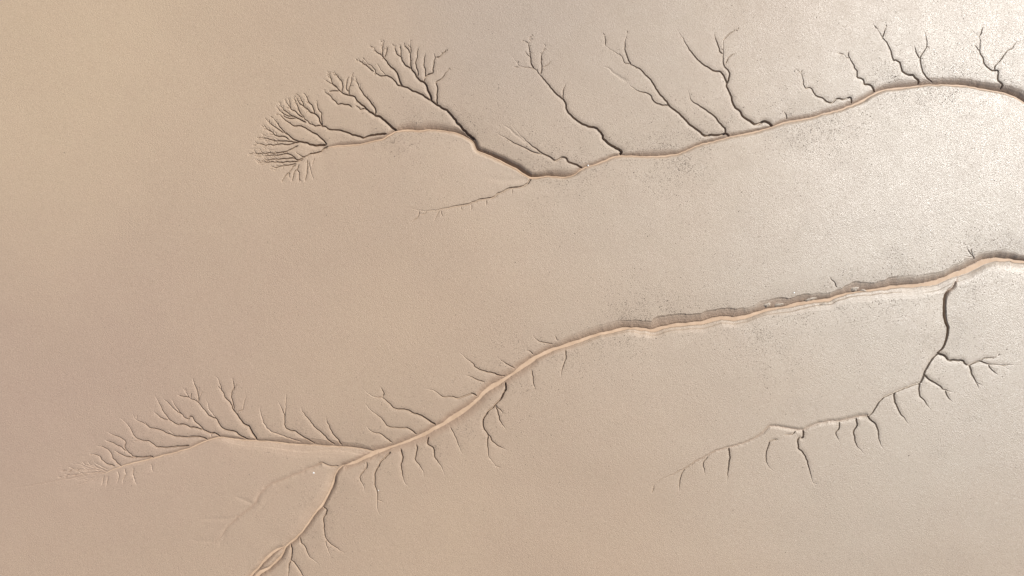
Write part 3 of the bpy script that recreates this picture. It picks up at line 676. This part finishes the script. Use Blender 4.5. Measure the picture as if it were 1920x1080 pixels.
def mud_material():
    m, nt, b = nodes_of('wet_mud')
    N, Lk = nt.nodes.new, nt.links.new
    pos = N('ShaderNodeNewGeometry').outputs['Position']

    def noise(scale, detail=3, rough=.55, off=(0, 0, 0)):
        mp = N('ShaderNodeVectorMath'); mp.operation = 'ADD'; mp.inputs[1].default_value = off
        Lk(pos, mp.inputs[0])
        n = N('ShaderNodeTexNoise'); n.inputs['Scale'].default_value = scale; n.inputs['Detail'].default_value = detail; n.inputs['Roughness'].default_value = rough
        Lk(mp.outputs[0], n.inputs['Vector'])
        return n.outputs['Fac']

    def ramp(v, lo, hi, a=0., c=1.):
        r = N('ShaderNodeMapRange'); r.interpolation_type = 'SMOOTHSTEP'
        for k, x in zip(('From Min', 'From Max', 'To Min', 'To Max'), (lo, hi, a, c)):
            r.inputs[k].default_value = x
        Lk(v, r.inputs['Value'])
        return r.outputs['Result']

    def mix(f, a, c, mode='MIX'):
        x = N('ShaderNodeMix'); x.data_type = 'RGBA'; x.blend_type = mode
        if isinstance(f, float): x.inputs['Factor'].default_value = f
        else: Lk(f, x.inputs['Factor'])
        for s, v in (('A', a), ('B', c)):
            i = [k for k in x.inputs if k.name == s and k.type == 'RGBA'][0]
            if isinstance(v, tuple): i.default_value = v + (1,)
            else: Lk(v, i)
        return [k for k in x.outputs if k.type == 'RGBA'][0]

    def patch(cx, cy, r0, r1):
        """a broad patch of silt round a point of the flat, its border broken by noise"""
        d = N('ShaderNodeVectorMath'); d.operation = 'DISTANCE'; d.inputs[1].default_value = (cx, cy, 0)
        Lk(pos, d.inputs[0])
        a = N('ShaderNodeMath'); a.operation = 'MULTIPLY_ADD'; a.inputs[1].default_value = 40.; Lk(noise(.03, 3, .5, (cx, 3, 9)), a.inputs[0]); Lk(d.outputs['Value'], a.inputs[2])
        return ramp(a.outputs[0], r0 + 20, r1 + 20, 1., 0.)
    P = PAL
    col = mix(ramp(noise(.022, 4), .38, .62), P['tan'], P['tan2'])
    col = mix(patch(-74, -10, 5, 66), col, P['pink'])
    col = mix(patch(-70, 40, 5, 60), col, P['ochre'])
    col = mix(patch(4, 40, 0, 42), col, P['taupe'])
    col = mix(patch(70, 5, 12, 86), col, P['grey'])
    east = ramp(patch(55, 0, 10, 55), 0, 1, .04, .42)
    # darker algal film in scattered patches, grain by grain
    film = ramp(noise(.12, 5, .62, (31, 4, 2)), .54, .72)
    grain = noise(5.2, 2, .6)
    fg = N('ShaderNodeMath'); fg.operation = 'MULTIPLY'; Lk(film, fg.inputs[0]); Lk(ramp(grain, .45, .62), fg.inputs[1])
    fm = N('ShaderNodeMath'); fm.operation = 'MULTIPLY'; Lk(fg.outputs[0], fm.inputs[0]); Lk(east, fm.inputs[1])
    col = mix(fm.outputs[0], col, P['film'])
    col = mix(ramp(noise(9.5, 2, .6, (9, 9, 9)), .25, .75, -.0, 1.), mix(.5, col, P['sand_dark'], 'MULTIPLY'), col)
    col = mix(ramp(noise(.5, 4, .65, (3, 8, 1)),   .35, .65, 0., .22), col, mix(1., col, (.97, .93, .95), 'MULTIPLY'))
    wet_shade = N('ShaderNodeAttribute'); wet_shade.attribute_name = 'wet_shade'
    wm = N('ShaderNodeMath'); wm.operation = 'MULTIPLY'; Lk(wet_shade.outputs['Fac'], wm.inputs[0]); wm.inputs[1].default_value = P['wet_shade_k']
    col = mix(wm.outputs[0], col, P['bank'])  # wet bank colour; also carries the painted shade of banks and grooves
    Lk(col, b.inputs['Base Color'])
    # the mud is wetter, so smoother and shinier, towards the seaward (east) side
    damp_shade = patch(88, 14, 0, 92)
    rr = N('ShaderNodeMath'); rr.operation = 'MULTIPLY_ADD'; rr.inputs[1].default_value = P['r1'] - P['r0']; Lk(damp_shade, rr.inputs[0])
    Lk(ramp(noise(.35, 4), .3, .7, P['r0'] - .04, P['r0'] + .04), rr.inputs[2])
    Lk(rr.outputs[0], b.inputs['Roughness'])
    Lk(ramp(damp_shade, 0, 1, P['s0'], P['spec']), b.inputs['Specular IOR Level'])
    bp = N('ShaderNodeBump'); bp.inputs['Distance'].default_value = P['bump']; bp.inputs['Strength'].default_value = 1.
    h = N('ShaderNodeMath'); h.operation = 'MULTIPLY_ADD'; h.inputs[1].default_value = .35; Lk(noise(1.6, 3, .6, (2, 7, 1)), h.inputs[0]); Lk(noise(10.5, 1.5, .6), h.inputs[2])
    Lk(h.outputs[0], bp.inputs['Height'])
    Lk(bp.outputs['Normal'], b.inputs['Normal'])
    return m


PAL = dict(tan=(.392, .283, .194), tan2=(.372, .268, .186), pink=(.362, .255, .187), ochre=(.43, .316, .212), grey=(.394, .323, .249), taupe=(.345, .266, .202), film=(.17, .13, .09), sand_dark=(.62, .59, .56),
           bank=(.27, .172, .112), wet_shade_k=.80, r0=.52, r1=.335, s0=.5, spec=1.0, bump=.066)
MUD = mud_material()

m, nt, b = nodes_of('silty_water')
b.inputs['Base Color'].default_value = (.56, .34, .18, 1)
b.inputs['Roughness'].default_value = .55
b.inputs['Specular IOR Level'].default_value = .35
n = nt.nodes.new('ShaderNodeTexNoise'); n.inputs['Scale'].default_value = .9; n.inputs['Detail'].default_value = 3
g = nt.nodes.new('ShaderNodeNewGeometry'); nt.links.new(g.outputs['Position'], n.inputs['Vector'])
cr = nt.nodes.new('ShaderNodeValToRGB')
cr.color_ramp.elements[0].position, cr.color_ramp.elements[1].position = .35, .68
cr.color_ramp.elements[0].color, cr.color_ramp.elements[1].color = (.40, .27, .175, 1), (.48, .335, .225, 1)
nt.links.new(n.outputs['Fac'], cr.inputs['Fac']); nt.links.new(cr.outputs['Color'], b.inputs['Base Color'])
bp = nt.nodes.new('ShaderNodeBump'); bp.inputs['Distance'].default_value = .01
nt.links.new(n.outputs['Fac'], bp.inputs['Height']); nt.links.new(bp.outputs['Normal'], b.inputs['Normal'])
WATER = m

m, nt, b = nodes_of('cast_mud')
b.inputs['Base Color'].default_value = (.14, .108, .08, 1)
b.inputs['Roughness'].default_value = .8
CAST = m
m, nt, b = nodes_of('shell_white')
n = nt.nodes.new('ShaderNodeTexNoise'); n.inputs['Scale'].default_value = 9
cr = nt.nodes.new('ShaderNodeValToRGB')
cr.color_ramp.elements[0].color, cr.color_ramp.elements[1].color = (.6, .56, .5, 1), (.86, .85, .82, 1)
nt.links.new(n.outputs['Fac'], cr.inputs['Fac']); nt.links.new(cr.outputs['Color'], b.inputs['Base Color'])
b.inputs['Roughness'].default_value = .5
SHELL = m

# ------------------------------------------------------------------ link the ground and every channel and rill
gq = quads[owner_face < 0]
loops = [gq.ravel()]
sizes = [np.full(len(gq), 4)]
border = []
top = [i * SUB for i in range(NCX + 1)]
bot = [(NY - 1) * NX + i * SUB for i in range(NCX + 1)]
lef = [j * SUB * NX for j in range(NCY + 1)]
rig = [j * SUB * NX + NX - 1 for j in range(NCY + 1)]


def add_edge(cells, stepv, at):
    out = []
    for k in range(cells):
        a = at(k)
        out.append(a)
        f = fine[0, k] if stepv == 1 and at is at_top else fine[-1, k] if stepv == 1 else fine[k, 0] if at is at_left else fine[k, -1]
        if f:
            out += [a + q * stepv for q in range(1, SUB)]
    out.append(at(cells))
    return out


at_top = lambda k: k * SUB
at_bot = lambda k: (NY - 1) * NX + k * SUB
at_left = lambda k: k * SUB * NX
at_right = lambda k: k * SUB * NX + NX - 1
E_top, E_bot = add_edge(NCX, 1, at_top), add_edge(NCX, 1, at_bot)
E_left, E_right = add_edge(NCY, NX, at_left), add_edge(NCY, NX, at_right)
BIG = NX * NY
FAR = 4000.0
far = np.array([(-FAR, FAR, 0), (FAR, FAR, 0), (FAR, -FAR, 0), (-FAR, -FAR, 0)])
outer = [E_top + [BIG + 1, BIG], E_right + [BIG + 2, BIG + 1], E_bot[::-1] + [BIG + 3, BIG + 2], E_left[::-1] + [BIG, BIG + 3]]
for f in ngons + outer:
    sizes.append(np.array([len(f)]))
loops.append(np.array([v for f in ngons + outer for v in f]))
loops = np.concatenate(loops)
sizes = np.concatenate(sizes)
used = np.unique(loops[loops < BIG])
lut = np.full(BIG + 4, -1, np.int64)
lut[used] = np.arange(len(used))
lut[BIG:] = len(used) + np.arange(4)
ground = build('ground', lut[loops], np.concatenate([[0], np.cumsum(sizes)[:-1]]), used, MUD, extra=far)
ground['kind'] = 'structure'
ground['label'] = 'bare tan and pinkish tidal mudflat cut by branching channels'
ground['category'] = 'mudflat'

OBJ = {}


def root_of(i):
    while PIECES[i]['parent'] is not None:
        i = PIECES[i]['parent']
    return i


for i, pc in enumerate(PIECES):
    ax, ay = PIECES[root_of(i)]['at']
    org = ((ax - 960) * S, (540 - ay) * S, 0)
    if pc.get('empty'):
        o = bpy.data.objects.new(pc['name'], None)
        o.location = org
        C.objects.link(o)
    else:
        q = quads[owner_face == i]
        if not len(q):
            print('EMPTY PIECE', i, pc['name'], pc.get('label'))
            continue
        used, inv = np.unique(q.ravel(), return_inverse=True)
        o = build(pc['name'], inv, np.arange(len(q)) * 4, used, MUD, origin=org)
    OBJ[i] = o
    if pc.get('label'):
        o['label'] = pc['label']
    if pc['parent'] is None:
        o['category'], o['group'] = pc['category'], pc['group']
    else:
        par = pc['parent']
        while par not in OBJ:
            par = PIECES[par]['parent']
        o.parent = OBJ[par]
        o.location = (0, 0, 0)

# ------------------------------------------------------------------ streams of silty water lying in the channels


def fine_base(p):
    i = np.clip(((p[:, 0] - GX0) / STEP).round().astype(int), 0, NX - 1)
    j = np.clip(((p[:, 1] - GY0) / STEP).round().astype(int), 0, NY - 1)
    return BASE[j, i]


for i, info in STREAMS:
    p, hw, dep = info['p'], info['hw'], info['depth']
    keep = (p[:, 0] > GX0 + 4) & (p[:, 0] < GX0 + NCX * CELL - 4) & (p[:, 1] > GY0 + 4) & (p[:, 1] < GY0 + NCY * CELL - 4)
    p, hw, dep, bank = p[keep], hw[keep], dep[keep], info['bank'][keep]
    t = np.gradient(p, axis=0)
    t /= np.hypot(*t.T)[:, None]
    nr = np.stack([-t[:, 1], t[:, 0]], 1)
    z = fine_base(p) - dep * .90
    z = np.convolve(np.pad(z, 6, 'edge'), np.ones(13) / 13, 'valid')
    half = hw * .82 + .1
    half *= np.clip(arclen(p) / 14, .15, 1)
    cols = 7
    vs, par = [], PIECES[i]['parent']
    root = OBJ[i]
    ox, oy = OBJ[root_of(i)].location.x, OBJ[root_of(i)].location.y
    for f in np.linspace(-1, 1, cols):
        q = p + nr * (half * f)[:, None]
        vs.append(np.stack([(q[:, 0] - 960) * S - ox, (540 - q[:, 1]) * S - oy, z * S], 1))
    vs = np.stack(vs, 1)
    n = len(p)
    verts = vs.reshape(-1, 3).tolist()
    faces = [(a * cols + k, (a + 1) * cols + k, (a + 1) * cols + k + 1, a * cols + k + 1) for a in range(n - 1) for k in range(cols - 1)]
    me = bpy.data.meshes.new('stream')
    me.from_pydata(verts, [], faces)
    if me.polygons[0].normal.z < 0:
        me.flip_normals()
    me.polygons.foreach_set('use_smooth', np.ones(len(faces), bool))
    me.materials.append(WATER)
    o = bpy.data.objects.new('stream', me)
    C.objects.link(o)
    o.parent = root
    o['label'] = 'ribbon of orange silty water in the channel bed'

# ------------------------------------------------------------------ worm casts: dark crumbs near the channels
r = np.random.default_rng(21)
n = 900000
px, py = r.uniform(-60, 1980, n), r.uniform(-60, 1140, n)
di = np.clip(((px - GX0) / CELL).round().astype(int), 0, NCX)
dj = np.clip(((py - GY0) / CELL).round().astype(int), 0, NCY)
dist = DM[dj, di]
clump = np.clip(.6 + .55 * lumps(px, py, 5, 12, 90), .05, 1.6) * np.clip(.55 + .8 * lumps(px, py, 6, 80, 300), .05, 1.6)
east = np.interp(px, [150, 600, 1000, 1500, 1900], [.10, .35, .7, 1, 1])
dens = (np.exp(-(dist / 42) ** 2) * .62 + np.exp(-(dist / 120) ** 2) * .10) * clump * east + .0025 * east + .16 * clump * np.exp(-((px - 1490) / 110) ** 2 - ((py - 695) / 26) ** 2)
fi_ = np.clip(((px - GX0) / STEP).round().astype(int), 0, NX - 1)
fj_ = np.clip(((py - GY0) / STEP).round().astype(int), 0, NY - 1)
ok = (r.uniform(size=n) < dens * 1.2) & (CARVE[fj_, fi_] < .25)
px, py, fi_, fj_ = px[ok], py[ok], fi_[ok], fj_[ok]
n = len(px)
print('casts', n)
size = np.exp(r.normal(math.log(.043), .25, n))
ang = r.uniform(0, 6.283, n)
el = r.uniform(.6, 1, n)
z0 = HGT[fj_, fi_] * S
K = 6
ring = np.linspace(0, 2 * np.pi, K, endpoint=False)
rad = size[:, None] * r.uniform(.7, 1.2, (n, K))
lx, ly = rad * np.cos(ring), rad * np.sin(ring) * el[:, None]
ca, sa = np.cos(ang)[:, None], np.sin(ang)[:, None]
X = (px[:, None] - 960) * S + lx * ca - ly * sa
Y = (540 - py[:, None]) * S + lx * sa + ly * ca
low = np.stack([X, Y, np.repeat(z0[:, None] - .03, K, 1)], -1)
mid = np.stack([(X - X.mean(1, keepdims=True)) * .7 + X.mean(1, keepdims=True), (Y - Y.mean(1, keepdims=True)) * .7 + Y.mean(1, keepdims=True),
                z0[:, None] + size[:, None] * r.uniform(.35, .7, (n, K))], -1)
cap = np.stack([X.mean(1), Y.mean(1), z0 + size * .75], -1)[:, None]
allv = np.concatenate([low, mid, cap], 1)
per = 2 * K + 1
tri = []
for k in range(K):
    k2 = (k + 1) % K
    tri += [(k, k2, K + k2), (k, K + k2, K + k), (K + k, K + k2, 2 * K)]
tri = np.array(tri)
F = (np.arange(n)[:, None, None] * per + tri[None]).reshape(-1, 3)
me = bpy.data.meshes.new('worm_casts')
me.vertices.add(n * per)
me.vertices.foreach_set('co', allv.reshape(-1).astype(np.float32))
me.loops.add(F.size)
me.loops.foreach_set('vertex_index', F.ravel().astype(np.int32))
me.polygons.add(len(F))
me.polygons.foreach_set('loop_start', (np.arange(len(F)) * 3).astype(np.int32))
me.update(calc_edges=True)
me.materials.append(CAST)
o = bpy.data.objects.new('worm_casts', me)
C.objects.link(o)
o['kind'] = 'stuff'
o['label'] = 'tiny dark worm casts speckling the mud along the channel banks'
o['category'] = 'worm casts'

# ------------------------------------------------------------------ a few pale shells


def shell(x, y, size, label, rot):
    """an open cockle valve lying hollow side down: domed, ribbed, pointed at the hinge"""
    vs, fs = [], []
    nr_, na = 7, 24
    for a in range(nr_):
        f = (a + 1) / nr_
        for k in range(na):
            t = 2 * math.pi * k / na
            rr = size * f * (1 - .28 * math.cos(t)) * (1 + .04 * (-1) ** k * f)
            vs.append((rr * math.cos(t) + .2 * size * (1 - f), rr * math.sin(t) * .92, size * .5 * (1 - f * f)))
    vs.append((.2 * size, 0, size * .5))
    for a in range(nr_ - 1):
        for k in range(na):
            k2 = (k + 1) % na
            fs.append((a * na + k, (a + 1) * na + k, (a + 1) * na + k2, a * na + k2))
    for k in range(na):
        fs.append((len(vs) - 1, k, (k + 1) % na))
    me = bpy.data.meshes.new('shell')
    me.from_pydata(vs, [], fs)
    me.materials.append(SHELL)
    o = bpy.data.objects.new('shell', me)
    i, j = int((x - GX0) / STEP), int((y - GY0) / STEP)
    o.location = ((x - 960) * S, (540 - y) * S, float(HGT[j, i]) * S)
    o.rotation_euler = (0, 0, rot)
    C.objects.link(o)
    o['label'], o['category'], o['group'] = label, 'shell', 'pale shells on the mud'


shell(588, 887, .13, 'white shell lying alone on flat mud just below the channel junction', .4)
shell(1103, 309, .12, 'white shell at the edge of the upper channel beside a rill mouth', 2.1)
shell(709.5, 919.5, .08, 'small pale shell beside the long wavy rill below the trunk', 1.2)
shell(1490, 549, .11, 'pale shell on speckled mud above the slumped trunk bank', 4.0)

# ------------------------------------------------------------------ blocks of bank mud that have slid towards the stream


def slump(x, y, ln, wd, h, rot, label, seed):
    r = np.random.default_rng(seed)
    n, m = 22, 12
    u, v = np.meshgrid(np.linspace(-1, 1, n), np.linspace(-1, 1, m), indexing='ij')
    # square parameter -> rounded block with a broken, tilted top
    k = np.sqrt(1 - v * v / 2) , np.sqrt(1 - u * u / 2)
    X, Y = u * k[0], v * k[1]
    rad = np.hypot(X, Y)
    ph = np.arctan2(Y, X)
    rag = 1 + .16 * np.sin(3 * ph + r.uniform(0, 6)) + .10 * np.sin(7 * ph + r.uniform(0, 6))
    Z = np.clip(1 - rad ** 3, 0, 1) * (.75 + .25 * Y + .2 * X) + .13 * lumps(X * 40, Y * 40, seed, 12, 40, 10) * np.clip(1.1 - rad, 0, 1)
    Z -= .25
    px_, py_ = X * rag * ln * S, Y * rag * wd * S
    vs = np.stack([px_, py_, Z * h * S], -1).reshape(-1, 3)
    fs = [(a * m + b, (a + 1) * m + b, (a + 1) * m + b + 1, a * m + b + 1) for a in range(n - 1) for b in range(m - 1)]
    me = bpy.data.meshes.new('mud_slump')
    me.from_pydata(vs.tolist(), [], fs)
    me.polygons.foreach_set('use_smooth', np.ones(len(fs), bool))
    me.materials.append(MUD)
    o = bpy.data.objects.new('mud_slump', me)
    i, j = int((x - GX0) / STEP), int((y - GY0) / STEP)
    o.location = ((x - 960) * S, (540 - y) * S, float(HGT[j - 3:j + 4, i - 5:i + 6].mean()) * S)
    o.rotation_euler = (0, 0, math.radians(rot))
    C.objects.link(o)
    o['label'], o['category'], o['group'] = label, 'mud slump', 'slumped mud blocks on the trunk banks'


slump(1440, 571, 9, 4, 3.0, 10, 'leftmost pale mud block slid down the trunk north bank', 31)
slump(1463, 571, 10, 3.2, 2.6, 6, 'ridged mud block just right of leftmost slump on north bank', 32)
slump(1524, 560, 11, 3.2, 2.6, 12, 'long wedge of fallen mud at middle of the slumped north bank', 33)
slump(1606, 541, 10, 4.5, 3.2, 8, 'largest broken mud block under the dark scarp notch', 34)
slump(1622, 544, 8, 3, 2.4, -12, 'small mud block tucked right of the largest slump', 35)
slump(1551, 571, 11, 4, 3.0, 12, 'pale mud wedge alone on the sunlit south trunk bank', 36)

# ------------------------------------------------------------------ camera, sun, sky
cam = bpy.data.cameras.new('camera')
cam.lens, cam.sensor_width = 24, 36
cam.clip_end = 12000
co = bpy.data.objects.new('camera', cam)
co.location = (0, 0, 100)
C.objects.link(co)
bpy.context.scene.camera = co

AZ, EL = math.radians(33), math.radians(43)      # the sun stands up and to the right of the frame
d = (math.cos(EL) * math.cos(AZ), math.cos(EL) * math.sin(AZ), math.sin(EL))
sl = bpy.data.lights.new('sun', 'SUN')
sl.energy, sl.angle, sl.color = 3.85, math.radians(.5), (1, .99, .955)
so = bpy.data.objects.new('sun', sl)
import mathutils
so.rotation_euler = mathutils.Vector(d).to_track_quat('Z', 'Y').to_euler()
so.location = (0, 0, 300)
C.objects.link(so)
w = bpy.data.worlds.new('World')
bpy.context.scene.world = w
w.use_nodes = True
sk = w.node_tree.nodes.new('ShaderNodeTexSky')
sk.sky_type = 'NISHITA'
sk.sun_disc = False
sk.sun_elevation = EL
sk.sun_rotation = math.pi / 2 - AZ
w.node_tree.links.new(sk.outputs['Color'], w.node_tree.nodes['Background'].inputs['Color'])
w.node_tree.nodes['Background'].inputs['Strength'].default_value = .05
sc = bpy.context.scene
sc.view_settings.view_transform = 'Standard'
sc.view_settings.look = 'None'
sc.view_settings.gamma = 1
sc.view_settings.exposure = .78
